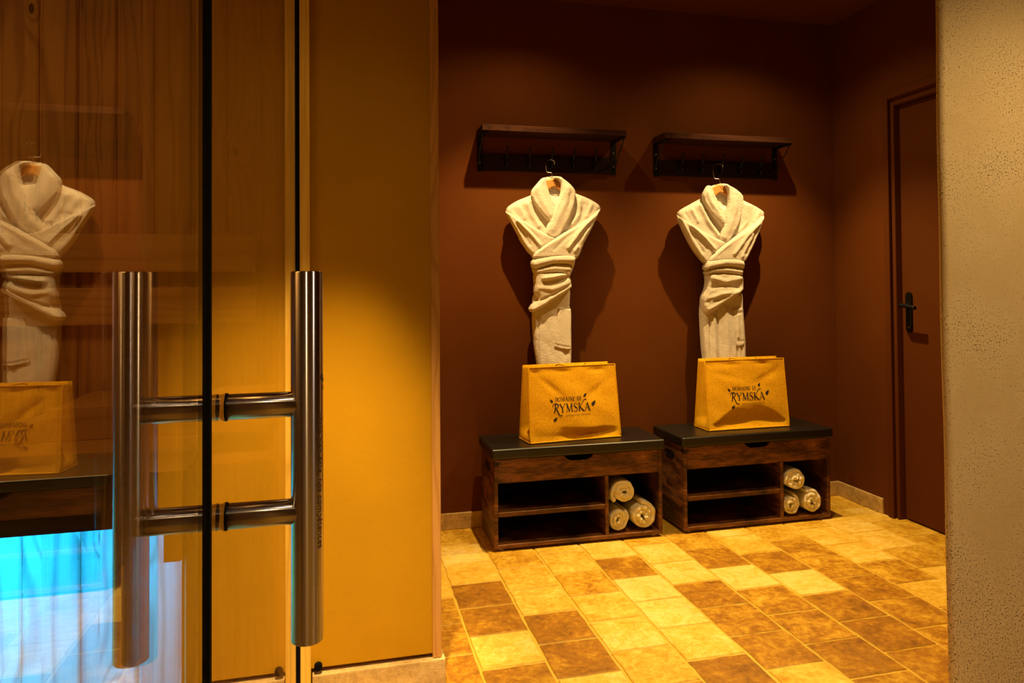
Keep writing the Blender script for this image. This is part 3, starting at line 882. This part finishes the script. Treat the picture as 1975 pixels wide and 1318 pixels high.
# ---- left robe (outlines read off the photograph)
R1 = dict(top=(400, 128), emblem=(402, 168),
  hanger=[(350, 150), (372, 146), (396, 139), (424, 146), (441, 168), (470, 232), (452, 234), (436, 214), (406, 191), (380, 203), (350, 232), (330, 230), (348, 178)],
  hook=[(412, 50), (412, 36), (398, 25), (375, 25), (358, 40), (354, 70), (357, 98), (368, 106), (382, 108), (386, 136)],
  pieces=[
   ('body', 0.0, [(265,240),(180,275),(125,310),(112,335),(125,375),(160,440),(210,540),(262,605),(275,640),(285,720),(500,720),(528,640),(535,610),(580,520),(640,420),(672,345),(682,318),(668,295),(620,265),(540,232),(500,215),(445,235),(415,250),(370,232),(310,215)], 0.026, 0.030, 0.030,
      [([(235,300),(262,370),(300,430)], 0.010, 0.010), ([(265,300),(300,370),(350,440)], -0.008, 0.010), ([(190,320),(215,380)], 0.007, 0.010), ([(548,280),(545,360),(500,420)], 0.009, 0.010), ([(575,300),(560,370)], -0.006, 0.008), ([(620,300),(590,370)], 0.008, 0.010), ([(150,330),(180,370)],-0.006,0.008)], 0.003, 1),
   ('neckline', 0.0, [(330,150),(355,132),(400,126),(450,132),(470,170),(470,260),(430,310),(400,310),(350,250),(325,190)], 0.006, 0.020, 0.015, [([(370,225),(410,238),(445,228)], 0.004, 0.004), ([(375,255),(410,268),(440,255)], 0.004, 0.004)], 0.0, 2),
   ('lapel', 0.030, [(352,134),(328,140),(300,170),(268,210),(263,240),(280,285),(320,345),(362,398),(378,420),(400,400),(412,340),(412,293),(390,266),(370,212),(358,170)], 0.017, 0.020, 0.012,
      [([(300,200),(330,290),(375,360)], 0.006, 0.014), ([(285,240),(315,300)], -0.004, 0.008), ([(340,180),(370,260),(395,310)], -0.003, 0.006)], 0.003, 3),
   ('lapel', 0.036, [(392,131),(430,127),(470,148),(510,183),(531,215),(533,245),(522,310),(495,380),(460,445),(430,490),(385,505),(350,475),(355,440),(372,400),(393,340),(414,293),(436,240),(444,205),(441,170),(425,148)], 0.018, 0.022, 0.012,
      [([(480,200),(470,280),(420,380),(390,450)], 0.006, 0.016), ([(500,230),(485,310)], -0.004, 0.008)], 0.003, 4),
   ('sleeve', 0.032, [(110,337),(135,352),(190,382),(270,428),(340,468),(412,502),(380,535),(330,565),(272,608),(215,545),(165,450),(125,375)], 0.024, 0.040, 0.018,
      [([(140,370),(190,440),(250,540)], -0.010, 0.009), ([(175,400),(250,470),(310,545)], 0.010, 0.008), ([(215,420),(300,500)], -0.007, 0.007), ([(190,384),(280,434),(400,500)], 0.006, 0.007)], 0.002, 5),
   ('sleeve', 0.046, [(684,318),(640,358),(560,413),(480,458),(400,506),(330,550),(280,588),(272,618),(300,632),(420,625),(535,628),(585,530),(640,425),(674,348)], 0.026, 0.045, 0.018,
      [([(665,345),(600,430),(545,540)], -0.010, 0.009), ([(640,370),(560,450),(480,560)], 0.010, 0.009), ([(560,430),(470,500),(400,570)], -0.006, 0.009), ([(600,450),(520,580)], 0.007, 0.008), ([(640,362),(480,462),(300,580)], 0.006, 0.007)], 0.002, 6),
   ('belt', 0.050, [(266,640),(300,622),(400,603),(500,599),(530,614),(528,650),(518,684),(500,664),(400,660),(300,688),(270,680)], 0.026, 0.05, 0.016, [([(275,660),(390,632),(525,632)], 0.004, 0.008)], 0.002, 7),
   ('belt', 0.042, [(271,675),(300,680),(400,655),(500,660),(510,692),(492,738),(440,715),(350,716),(288,725)], 0.026, 0.05, 0.016, [([(300,700),(400,685),(490,690)], 0.004, 0.008)], 0.002, 8),
   ('sash', 0.034, [(284,705),(350,695),(440,700),(490,725),(506,770),(506,800),(480,825),(400,875),(330,925),(280,950),(256,946),(249,928),(268,898),(298,868),(280,830),(280,780)], 0.032, 0.04, 0.020,
      [([(285,890),(400,838),(505,772)], -0.010, 0.0055), ([(270,930),(400,865),(500,800)], 0.006, 0.010), ([(330,745),(400,735),(480,715)], 0.012, 0.009), ([(330,765),(400,755),(470,738)], -0.009, 0.007), ([(300,800),(380,810),(470,780)], 0.006, 0.012), ([(440,760),(495,740)], -0.006, 0.006)], 0.003, 9),
   ('skirt', 0.012, [(275,850),(300,820),(420,790),(495,800),(498,910),(504,940),(502,1170),(496,1270),(497,1312),(287,1312),(290,1270),(275,1150),(268,1000),(272,900)], 0.030, 0.030, 0.022,
      [([(300,960),(292,1120),(298,1500)], -0.010, 0.007), ([(283,960),(280,1100)], 0.006, 0.008), ([(460,1180),(455,1500)], -0.006, 0.012), ([(380,960),(350,1200),(360,1500)], 0.005, 0.02)], 0.003, 10),
   ('pocket', 0.036, [(428,914),(470,922),(506,930),(502,1100),(500,1172),(470,1178),(396,1162),(394,1140),(412,1020)], 0.011, 0.02, 0.010, [([(400,1140),(450,1155),(500,1160)], -0.005, 0.004), ([(440,930),(425,1050),(415,1140)], 0.003, 0.006)], 0.0015, 11)])
make_robe(3.138, (940, 300), R1, 'white terry bathrobe with crossed sleeves on the left wall rack, left of the pair', 'wooden hanger with wire hook inside the collar of the left robe', 1)

R2 = dict(top=(430, 84), emblem=(398, 116),
  hanger=[(335, 112), (358, 100), (384, 88), (420, 91), (446, 112), (470, 180), (452, 184), (444, 166), (402, 143), (380, 156), (352, 184), (334, 180), (342, 140)],
  hook=[(432, -22), (430, -38), (418, -46), (392, -46), (366, -36), (355, -10), (357, 40), (364, 52), (384, 56), (389, 84)],
  pieces=[
   ('body', 0.0, [(285,175),(190,225),(135,258),(121,285),(150,360),(200,470),(298,606),(310,650),(310,700),(540,700),(550,640),(556,590),(600,520),(650,390),(684,290),(680,265),(640,235),(548,190),(500,175),(450,200),(415,225),(370,200),(320,170)], 0.026, 0.030, 0.030,
      [([(260,230),(300,320),(370,420)], 0.010, 0.012), ([(300,260),(350,340),(400,410)], -0.012, 0.011), ([(200,250),(240,330)], 0.007, 0.010), ([(560,230),(560,330),(510,400)], 0.008, 0.011), ([(600,240),(590,340)], -0.006, 0.008), ([(160,280),(190,320)], -0.006, 0.008), ([(640,270),(610,330)], 0.006, 0.009)], 0.003, 21),
   ('neckline', 0.0, [(330,110),(360,92),(420,82),(460,92),(480,140),(475,240),(440,290),(410,290),(360,210),(325,150)], 0.006, 0.020, 0.015, [([(380,215),(415,232),(450,215)], 0.004, 0.004)], 0.0, 22),
   ('lapel', 0.030, [(340,97),(316,96),(290,135),(282,165),(300,220),(345,285),(385,335),(415,375),(432,370),(434,330),(432,300),(412,250),(385,195),(362,150),(350,115)], 0.016, 0.018, 0.012,
      [([(310,140),(340,210),(415,330)], 0.007, 0.013), ([(300,180),(340,250)], -0.004, 0.008)], 0.003, 23),
   ('lapel', 0.038, [(418,86),(460,94),(510,124),(545,160),(549,195),(542,260),(522,340),(492,400),(455,460),(420,470),(400,440),(404,410),(424,352),(436,290),(450,225),(452,150),(440,105)], 0.018, 0.022, 0.012,
      [([(490,150),(490,260),(450,370),(425,430)], 0.007, 0.016), ([(520,180),(515,270)], -0.004, 0.008)], 0.003, 24),
   ('sleeve', 0.032, [(119,285),(138,302),(200,340),(290,393),(370,438),(440,468),(405,505),(365,535),(335,565),(312,606),(295,602),(230,520),(180,430),(140,340)], 0.024, 0.040, 0.018,
      [([(160,330),(215,420),(280,530)], -0.009, 0.009), ([(205,360),(290,440),(350,510)], 0.010, 0.009), ([(230,410),(300,510)], -0.006, 0.007), ([(200,342),(290,396),(420,462)], 0.006, 0.007)], 0.002, 25),
   ('sleeve', 0.046, [(686,289),(640,330),(560,385),(490,433),(435,468),(370,523),(330,563),(318,592),(350,602),(450,592),(548,600),(592,530),(642,420),(672,340)], 0.026, 0.045, 0.018,
      [([(660,330),(610,430),(560,540)], -0.009, 0.009), ([(640,345),(560,430),(480,540)], 0.008, 0.010), ([(600,420),(530,560)], 0.007, 0.008), ([(545,540),(580,470)], -0.006, 0.007), ([(640,335),(490,438),(335,565)], 0.006, 0.007)], 0.002, 26),
   ('belt', 0.050, [(316,590),(360,575),(450,567),(540,579),(553,600),(550,638),(480,628),(400,628),(340,640),(304,650),(300,630)], 0.026, 0.05, 0.016, [([(315,620),(430,596),(545,606)], 0.004, 0.009)], 0.002, 27),
   ('belt', 0.042, [(308,650),(340,632),(400,622),(480,622),(541,637),(538,684),(480,676),(400,668),(345,670),(310,682)], 0.026, 0.05, 0.016, [([(320,655),(430,645),(535,660)], 0.004, 0.008)], 0.002, 28),
   ('sash', 0.034, [(308,670),(400,655),(480,660),(535,680),(546,740),(541,782),(500,820),(430,860),(370,905),(315,940),(290,927),(277,870),(280,820),(300,770),(308,720)], 0.032, 0.04, 0.022,
      [([(340,700),(420,720),(520,700)], 0.008, 0.012), ([(330,760),(420,745),(500,760)], -0.008, 0.010), ([(320,830),(400,800),(500,790)], 0.009, 0.011), ([(290,860),(330,830)], -0.008, 0.007), ([(310,900),(420,840),(530,770)], 0.006, 0.009), ([(520,690),(530,760)], -0.008, 0.006)], 0.004, 29),
   ('skirt', 0.012, [(272,880),(300,830),(420,790),(500,790),(540,800),(545,900),(549,1100),(546,1240),(547,1272),(273,1272),(275,1240),(270,1150),(267,1000)], 0.032, 0.030, 0.022,
      [([(366,900),(366,1050),(366,1480)], -0.016, 0.006), ([(318,950),(310,1100),(305,1480)], -0.010, 0.006), ([(340,950),(335,1480)], 0.008, 0.009), ([(420,900),(425,1200),(420,1480)], 0.008, 0.014), ([(480,880),(482,1100),(485,1480)], -0.012, 0.006), ([(512,1150),(514,1480)], -0.010, 0.006)], 0.003, 30),
   ('pocket', 0.036, [(483,902),(515,888),(546,891),(550,1000),(549,1120),(540,1139),(492,1143),(484,1080),(478,960)], 0.012, 0.02, 0.011, [([(490,930),(545,920)], -0.006, 0.006), ([(500,1110),(545,1105)], -0.004, 0.005), ([(510,940),(505,1080)], 0.005, 0.007)], 0.002, 31)])
make_robe(3.378, (1270, 330), R2, 'white terry bathrobe with crossed sleeves on the right wall rack, right of the pair', 'wooden hanger with wire hook inside the collar of the right robe', 2)

# ------------------------------------------------------------------ jute bags with the printed logo
def letters():
    """serif capitals as ribbons: list of (points, widths) in a unit-high box, plus advance"""
    T_, t_ = 0.17, 0.065
    def ser(x, y, w=0.30): return ([(x - w / 2, y), (x + w / 2, y)], [0.045, 0.045])
    def arc(cx, cy, rx, ry, a0, a1, n=16, wmin=t_, wmax=T_):
        p, w = [], []
        for k in range(n + 1):
            a = math.radians(a0 + (a1 - a0) * k / n)
            p.append((cx + rx * math.cos(a), cy + ry * math.sin(a))); w.append(wmin + (wmax - wmin) * abs(math.cos(a)))
        return (p, w)
    G = {}
    G['D'] = ([([(.14, 0), (.14, 1)], [T_, T_]), ([(0.0, 0.02), (.34, 0.02)], [.05, .05]), ([(0.0, .98), (.34, .98)], [.05, .05]), arc(.32, .5, .42, .48, -90, 90)], .84)
    G['O'] = ([arc(.46, .5, .40, .49, 0, 360, 28)], .96)
    G['M'] = ([([(.14, 0), (.20, 1)], [t_, t_]), ([(.18, 1), (.52, .04)], [T_, T_]), ([(.52, .04), (.86, 1)], [t_, t_]), ([(.86, 1), (.92, 0)], [T_, T_]), ser(.13, .02), ser(.92, .02), ser(.12, .98, .2), ser(.92, .98, .2)], 1.10)
    G['A'] = ([([(.08, 0), (.42, 1)], [t_, t_]), ([(.42, 1.02), (.80, 0)], [T_, T_]), ([(.20, .34), (.66, .34)], [t_, t_]), ser(.08, .02), ser(.80, .02)], .92)
    G['I'] = ([([(.16, 0), (.16, 1)], [T_, T_]), ser(.16, .02), ser(.16, .98)], .38)
    G['N'] = ([([(.14, 0), (.14, 1)], [t_, t_]), ([(.12, 1), (.76, .0)], [T_, T_]), ([(.76, 0), (.76, 1)], [t_, t_]), ser(.14, .02), ser(.76, .98), ser(.08, .98, .2)], .94)
    G['E'] = ([([(.14, 0), (.14, 1)], [T_, T_]), ([(0, .02), (.58, .02)], [.055, .055]), ([(0, .98), (.56, .98)], [.055, .055]), ([(.16, .52), (.46, .52)], [.05, .05]), ([(.58, 0), (.60, .20)], [.05, .03]), ([(.56, 1), (.57, .82)], [.05, .03]), ([(.46, .42), (.46, .62)], [.035, .035])], .72)
    G['S'] = ([([(.54, .80), (.46, .95), (.30, 1.0), (.14, .92), (.09, .76), (.17, .62), (.33, .52), (.50, .40), (.56, .25), (.49, .08), (.32, 0), (.15, .04), (.05, .22)], [.04, .05, .07, .09, .12, .15, .17, .15, .12, .09, .07, .05, .04]), ([(.55, .76), (.54, .97)], [.035, .035]), ([(.05, .03), (.05, .25)], [.035, .035])], .68)
    G['Y'] = ([([(.04, 1), (.40, .46)], [T_, T_]), ([(.78, 1), (.40, .46)], [t_, t_]), ([(.40, .48), (.40, 0)], [T_, T_]), ser(.05, .98), ser(.78, .98), ser(.40, .02)], .84)
    G['K'] = ([([(.14, 0), (.14, 1)], [T_, T_]), ser(.14, .02), ser(.14, .98), ([(.22, .46), (.46, .80), (.66, 1.08), (.86, 1.30), (1.06, 1.40), (1.24, 1.36), (1.28, 1.22)], [t_, .07, .08, .09, .09, .07, .04]), ([(.26, .50), (.50, .26), (.82, 0.0)], [.12, T_, T_]), ser(.82, .02, .22)], .86)
    G['R'] = ([([(.34, 1.0), (.30, .60), (.22, .20), (.12, -.02)], [T_, T_, T_, .12]), ([(.0, -.01), (.26, -.01)], [.05, .05]),
               ([(.02, .62), (-.06, .72), (-.05, .88), (.08, 1.0), (.30, 1.06), (.55, 1.03), (.72, .90), (.72, .70), (.56, .54), (.32, .48)], [.05, .06, .08, .09, .10, .12, .15, .15, .10, .07]),
               ([(.36, .50), (.54, .30), (.66, .06), (.80, -.22), (1.00, -.40), (1.24, -.42), (1.34, -.32)], [.10, .14, .16, .15, .12, .09, .05])], .90)
    return G
GLY = letters()

def ribbon(bm, pts, ws, f):
    n = len(pts)
    if n == 2:
        a, b = Vector(pts[0]), Vector(pts[1])
        k = 5
        pts = [tuple(a.lerp(b, i / k)) for i in range(k + 1)]; ws = [ws[0] + (ws[1] - ws[0]) * i / k for i in range(k + 1)]
    elif n < 15:
        q = spline([(p[0], p[1], w) for p, w in zip(pts, ws)], 4)
        pts = [(v.x, v.y) for v in q]; ws = [v.z for v in q]
    L_, R_ = [], []
    for i, p in enumerate(pts):
        a, b = Vector(pts[max(i - 1, 0)]), Vector(pts[min(i + 1, len(pts) - 1)])
        t = b - a
        if t.length < 1e-9: t = Vector((1, 0))
        t.normalize(); nn = Vector((-t.y, t.x)) * ws[i] / 2
        L_.append((p[0] + nn.x, p[1] + nn.y)); R_.append((p[0] - nn.x, p[1] - nn.y))
    lv = [bm.verts.new(f(*p)) for p in L_]; rv = [bm.verts.new(f(*p)) for p in R_]
    for i in range(len(pts) - 1):
        bm.faces.new((lv[i], lv[i + 1], rv[i + 1], rv[i]))

def word(bm, s, x, z, h, f, track=0.06, cond=1.0):
    for ch in s:
        if ch == ' ':
            x += 0.42 * h * cond; continue
        strokes, adv = GLY[ch]
        for pts, ws in strokes:
            ribbon(bm, pts, ws, lambda a, b: f(x + a * h * cond, z + b * h))
        x += (adv + track) * h * cond
    return x

def make_bag(x, y, rz, wb, wt, dep, hgt, style, label, logo_at):
    """root at the middle of the bag's front bottom edge; x right, -y to the front"""
    t = thing('jute_bag', label, 'bag', (x, y, 0.4414), rz, 'jute tote bags on the benches')
    lean_f, lean_b = 0.040, (0.030 if style == 1 else 0.044)
    def width(v): return wb + (wt - wb) * v
    def dent(u, v):
        """how far the front cloth is pushed in (+) at u 0..1 across and v 0..1 up"""
        e = min(1.0, min(u, 1 - u) / 0.06)
        if style == 1:
            a = 0.20 + 0.035 * math.sin(6 * u + 0.8) - 0.10 * max(0, abs(u - 0.52) - 0.28) * 3
            lo_ = 0.085 - 0.045 * math.exp(-((u - 0.50) / 0.10) ** 2)
            amp = 0.017 * math.exp(-((u - 0.62) / 0.30) ** 4) + 0.002
        else:
            a = 0.10 + 0.27 * max(0.0, 1 - ((u - 0.52) / 0.44) ** 2)
            lo_ = 0.085 + 0.05 * math.exp(-((u - 0.62) / 0.22) ** 2)
            amp = 0.021 * max(0.0, 1 - ((u - 0.52) / 0.46) ** 4) + 0.001
        a = max(a, lo_ + 0.03)
        if v > a: d = 0.0
        elif v > lo_: 
            q = (a - v) / (a - lo_); d = amp * q ** 1.15
        else: d = amp * (v / max(lo_, 1e-3)) ** 0.8
        # belly and creases higher up
        b = -0.010 * math.sin(PI * min(1, v * 1.05)) * math.sin(PI * u) * (1 if style == 1 else 0.8)
        if style == 1:
            c = 0.006 * math.exp(-(((v - 0.86) + (u - 0.12) * 1.05) / 0.055) ** 2) * math.exp(-((u - 0.24) / 0.13) ** 2)
            c += 0.004 * math.exp(-(((v - 0.84) - (u - 0.98) * 0.8) / 0.06) ** 2) * math.exp(-((u - 0.74) / 0.14) ** 2)
        else:
            c = 0.006 * math.exp(-(((v - 0.72) - (u - 0.72) * 0.55) / 0.06) ** 2) * math.exp(-((u - 0.78) / 0.16) ** 2)
            c += 0.004 * math.exp(-(((v - 0.76) + (u - 0.30) * 0.3) / 0.05) ** 2) * math.exp(-((u - 0.25) / 0.16) ** 2)
        c += 0.0022 * math.sin(u * 9 + v * 5 + style) * math.sin(v * 13 + u * 4)
        c += 0.004 * math.exp(-((v - 0.93) / 0.03) ** 2) * (0.5 + 0.5 * math.sin(u * 17 + style))
        return (d + (b + c) * min(1.0, v / 0.12) * min(1.0, (1 - v) / 0.05)) * e
    def front(u, v, off=0.0):
        return Vector(((u - 0.5) * width(v), lean_f * v + dent(u, v) - off, v * hgt))
    NU, NV = 72, 60
    bm = bmesh.new()
    def sheet(f, nu, nv, th):
        g = [[bm.verts.new(f(i / nu, j / nv, 0.0)) for i in range(nu + 1)] for j in range(nv + 1)]
        h_ = [[bm.verts.new(f(i / nu, j / nv, -th)) for i in range(nu + 1)] for j in range(nv + 1)]
        for j in range(nv):
            for i in range(nu):
                bm.faces.new((g[j][i], g[j][i + 1], g[j + 1][i + 1], g[j + 1][i])).smooth = True
                bm.faces.new((h_[j][i], h_[j + 1][i], h_[j + 1][i + 1], h_[j][i + 1])).smooth = True
        for i in range(nu):
            bm.faces.new((g[0][i], h_[0][i], h_[0][i + 1], g[0][i + 1])); bm.faces.new((g[nv][i], g[nv][i + 1], h_[nv][i + 1], h_[nv][i]))
        for j in range(nv):
            bm.faces.new((g[j][0], g[j + 1][0], h_[j + 1][0], h_[j][0])); bm.faces.new((g[j][nu], h_[j][nu], h_[j + 1][nu], g[j + 1][nu]))
    sheet(front, NU, NV, 0.0018)
    obj('front_panel', bm, M['jute'], t)
    # back
    bm = bmesh.new()
    sheet(lambda u, v, o: Vector(((u - 0.5) * width(v), dep - lean_b * v + 0.004 * math.sin(5 * u) * v + o, v * hgt * 1.012)), 16, 12, 0.0018)
    obj('back_panel', bm, M['jute'], t)
    # gussets folded inwards along their middle
    for s in (-1, 1):
        def gus(a, v, o, s=s):
            yf_, yb_ = lean_f * v, dep - lean_b * v
            fold = (0.026 + 0.026 * v) * (1 - abs(2 * a - 1)) * min(1, v / 0.16)
            if v < 0.16: fold -= 0.012 * (1 - abs(2 * a - 1)) * math.sin(PI * v / 0.16)
            return Vector((s * (width(v) / 2 - 0.0012 - fold + o), yf_ + (yb_ - yf_) * a, v * hgt))
        bm = bmesh.new()
        sheet(gus, 14, 26, 0.0016)
        obj('gusset', bm, M['jute'], t)
    bm = bmesh.new()
    sheet(lambda u, v, o: Vector(((u - 0.5) * (wb - 0.004), 0.001 + (dep - 0.002) * v, 0.0022 + o)), 4, 4, 0.0018)
    obj('bottom_panel', bm, M['jute'], t)
    # piped seams
    bm = bmesh.new()
    for u in (0.0, 1.0):
        add_tube(bm, [front(u, k / 16) for k in range(17)], 0.0022, 8)
    add_tube(bm, [front(k / 30, 0.006) + Vector((0, -0.001, 0.002)) for k in range(31)], 0.0030, 8)
    for s in (-1, 1):
        add_tube(bm, [Vector((s * (wb / 2 - 0.001), dep * k / 10, 0.0032)) for k in range(11)], 0.0026, 8)
    obj('piping', bm, M['jute'], t)
    bm = bmesh.new()
    add_tube(bm, [front(k / 30, 0.997) for k in range(31)], 0.0021, 8)
    obj('rim', bm, M['jute'], t)
    # two soft handles flopped over inside the mouth
    for (yy, h0, dx) in ((lean_f + 0.006, hgt * 0.985, 0.0), (dep - lean_b - 0.010, hgt * 0.995, 0.02)):
        pts = spline([(-0.075 + dx, yy, h0 - 0.03), (-0.070 + dx, yy + 0.004, h0 + 0.003), (-0.03 + dx, yy + 0.03, h0 - 0.002), (0.03 + dx, yy + 0.034, h0 - 0.006), (0.070 + dx, yy + 0.004, h0 + 0.003), (0.075 + dx, yy, h0 - 0.03)], 6)
        if yy > 0.06: pts = [Vector((p.x, 2 * yy - p.y, p.z)) for p in pts]
        bm = bmesh.new()
        add_tube(bm, pts, 0.0042, 8)
        obj('handle', bm, M['jute'], t)
    # printed logo, laid on the front cloth
    lx, lz, sc = logo_at
    def f(a, b):
        """logo units: x 0..1 across the word RYMSKA, z up"""
        X = lx + a * sc; Z = lz + b * sc
        v = Z / hgt; u = X / width(v) + 0.5
        return front(u, v, 0.0011)
    bm = bmesh.new()
    h = 0.20
    wd = sum((GLY[c][1] + 0.05) for c in 'RYMSKA') * h
    word(bm, 'RYMSKA', 0.0, 0.0, h, f, 0.05, 1.0 / wd)
    wd2 = (sum((GLY[c][1] + 0.10) for c in 'DOMAINEDE') + 0.42) * 0.098
    word(bm, 'DOMAINE DE', 0.06, 0.265, 0.098, f, 0.10, 0.72 / wd2)
    pr = obj('printed_logo', bm, M['ink'], t)
    for (a, b, an, s) in ((-0.04, 0.285, 2.35, 0.105), (0.865, 0.385, 0.85, 0.115), (1.085, 0.175, 0.85, 0.155), (0.055, -0.165, 0.75, 0.125)):
        bm = bmesh.new()
        leaf(bm, a, b, an, s, s * 0.30, f)
        obj('printed_leaf', bm, M['ink'], pr)
    me = text_mesh('SAINT-JEAN-DE-TRÉZY · BOURGOGNE', 1.0)
    L0 = max(v.co.x for v in me.vertices)
    for v in me.vertices:
        v.co = f(0.30 + v.co.x / L0 * 0.68, -0.10 + v.co.y * 0.042)
    obj('small_print', me, M['ink'], pr)
    return t
make_bag((0.924 + 1.368) / 2, -0.2905, math.atan2(0.045, 0.444), 0.446, 0.428, 0.152, 0.334, 1, 'orange jute tote bag with printed name, left of the pair, below the left robe', (-0.108, 0.131, 0.184))
make_bag((1.811 + 2.248) / 2, -0.2700, 0.009, 0.437, 0.430, 0.152, 0.333, 2, 'orange jute tote bag with printed name, right of the pair, below the right robe', (-0.092, 0.138, 0.184))

# ------------------------------------------------------------------ lights
AMB = (1.0, 0.66, 0.25)
def spot(name, loc_, target, watts, size, blend, radius=0.02, color=AMB):
    l = bpy.data.lights.new(name, 'SPOT'); l.energy = watts; l.color = color
    l.spot_size = math.radians(size); l.spot_blend = blend; l.shadow_soft_size = radius
    o = bpy.data.objects.new(name, l); COL.objects.link(o); o.location = loc_
    o.rotation_euler = (Vector(target) - Vector(loc_)).to_track_quat('-Z', 'Y').to_euler()
    return o
def area(name, loc_, target, watts, sx, sy, color=AMB):
    l = bpy.data.lights.new(name, 'AREA'); l.energy = watts; l.color = color; l.shape = 'RECTANGLE'; l.size = sx; l.size_y = sy
    o = bpy.data.objects.new(name, l); COL.objects.link(o); o.location = loc_
    o.rotation_euler = (Vector(target) - Vector(loc_)).to_track_quat('-Z', 'Y').to_euler()
    return o
for lx in (0.91, 2.06):
    # one recessed lamp: a tight beam and the faint spill around it
    spot('downlight', (lx, -0.53, 2.50), (lx, -0.50, 0.0), 172, 84, 0.75, 0.012)
    spot('downlight_spill', (lx, -0.53, 2.50), (lx, -0.50, 0.0), 16, 142, 0.7, 0.012)
spot('downlight', (1.50, -1.20, 2.50), (1.50, -1.25, 0.0), 88, 76, 0.9, 0.03)
spot('downlight', (0.13, -2.30, 2.50), (0.10, W2Y, 0.26), 520, 26, 1.0, 0.04)
spot('downlight_spill', (0.15, -1.95, 2.50), (0.12, W2Y, 0.00), 8, 62, 1.0, 0.05)
spot('downlight', (2.30, -3.10, 2.50), (1.82, -1.9, 0.90), 130, 64, 0.9, 0.04, (1.0, 0.74, 0.40))
spot('downlight', (0.06, -4.4, 2.50), (0.06, -3.9, 0.0), 75, 100, 0.6, 0.03, (1.0, 0.76, 0.36))  # added behind the camera so the steel tubes have something bright to mirror
spot('downlight', (1.45, -3.5, 2.50), (1.1, -3.3, 0.0), 45, 100, 0.6, 0.03, (1.0, 0.86, 0.70))
spot('downlight', (0.80, -2.75, 2.50), (0.80, -2.75, 0.0), 22, 80, 0.8, 0.03)  # extra lamp added to put highlights on the pull handle
area('sauna_lamp', (-0.9, -2.6, 2.2), (-0.9, -2.4, 0.0), 9, 0.8, 0.4, (1.0, 0.60, 0.18))
area('bench_light', (-1.12, BY + 0.062, 0.660), (-1.12, -1.45, 0.08), 80, 1.45, 0.012, (0.0, 0.27, 1.0))

w = bpy.data.worlds.new('world'); S.world = w; w.use_nodes = True
w.node_tree.nodes['Background'].inputs[0].default_value = (0.02, 0.012, 0.004, 1)
w.node_tree.nodes['Background'].inputs[1].default_value = 0.3

S.view_settings.view_transform = 'Standard'
S.view_settings.look = 'None'
S.view_settings.gamma = 1.0
S.view_settings.use_curve_mapping = False
S.view_settings.exposure = 0.0
S.cycles.max_bounces = 10
S.cycles.transparent_max_bounces = 16
S.cycles.sample_clamp_indirect = 4.0
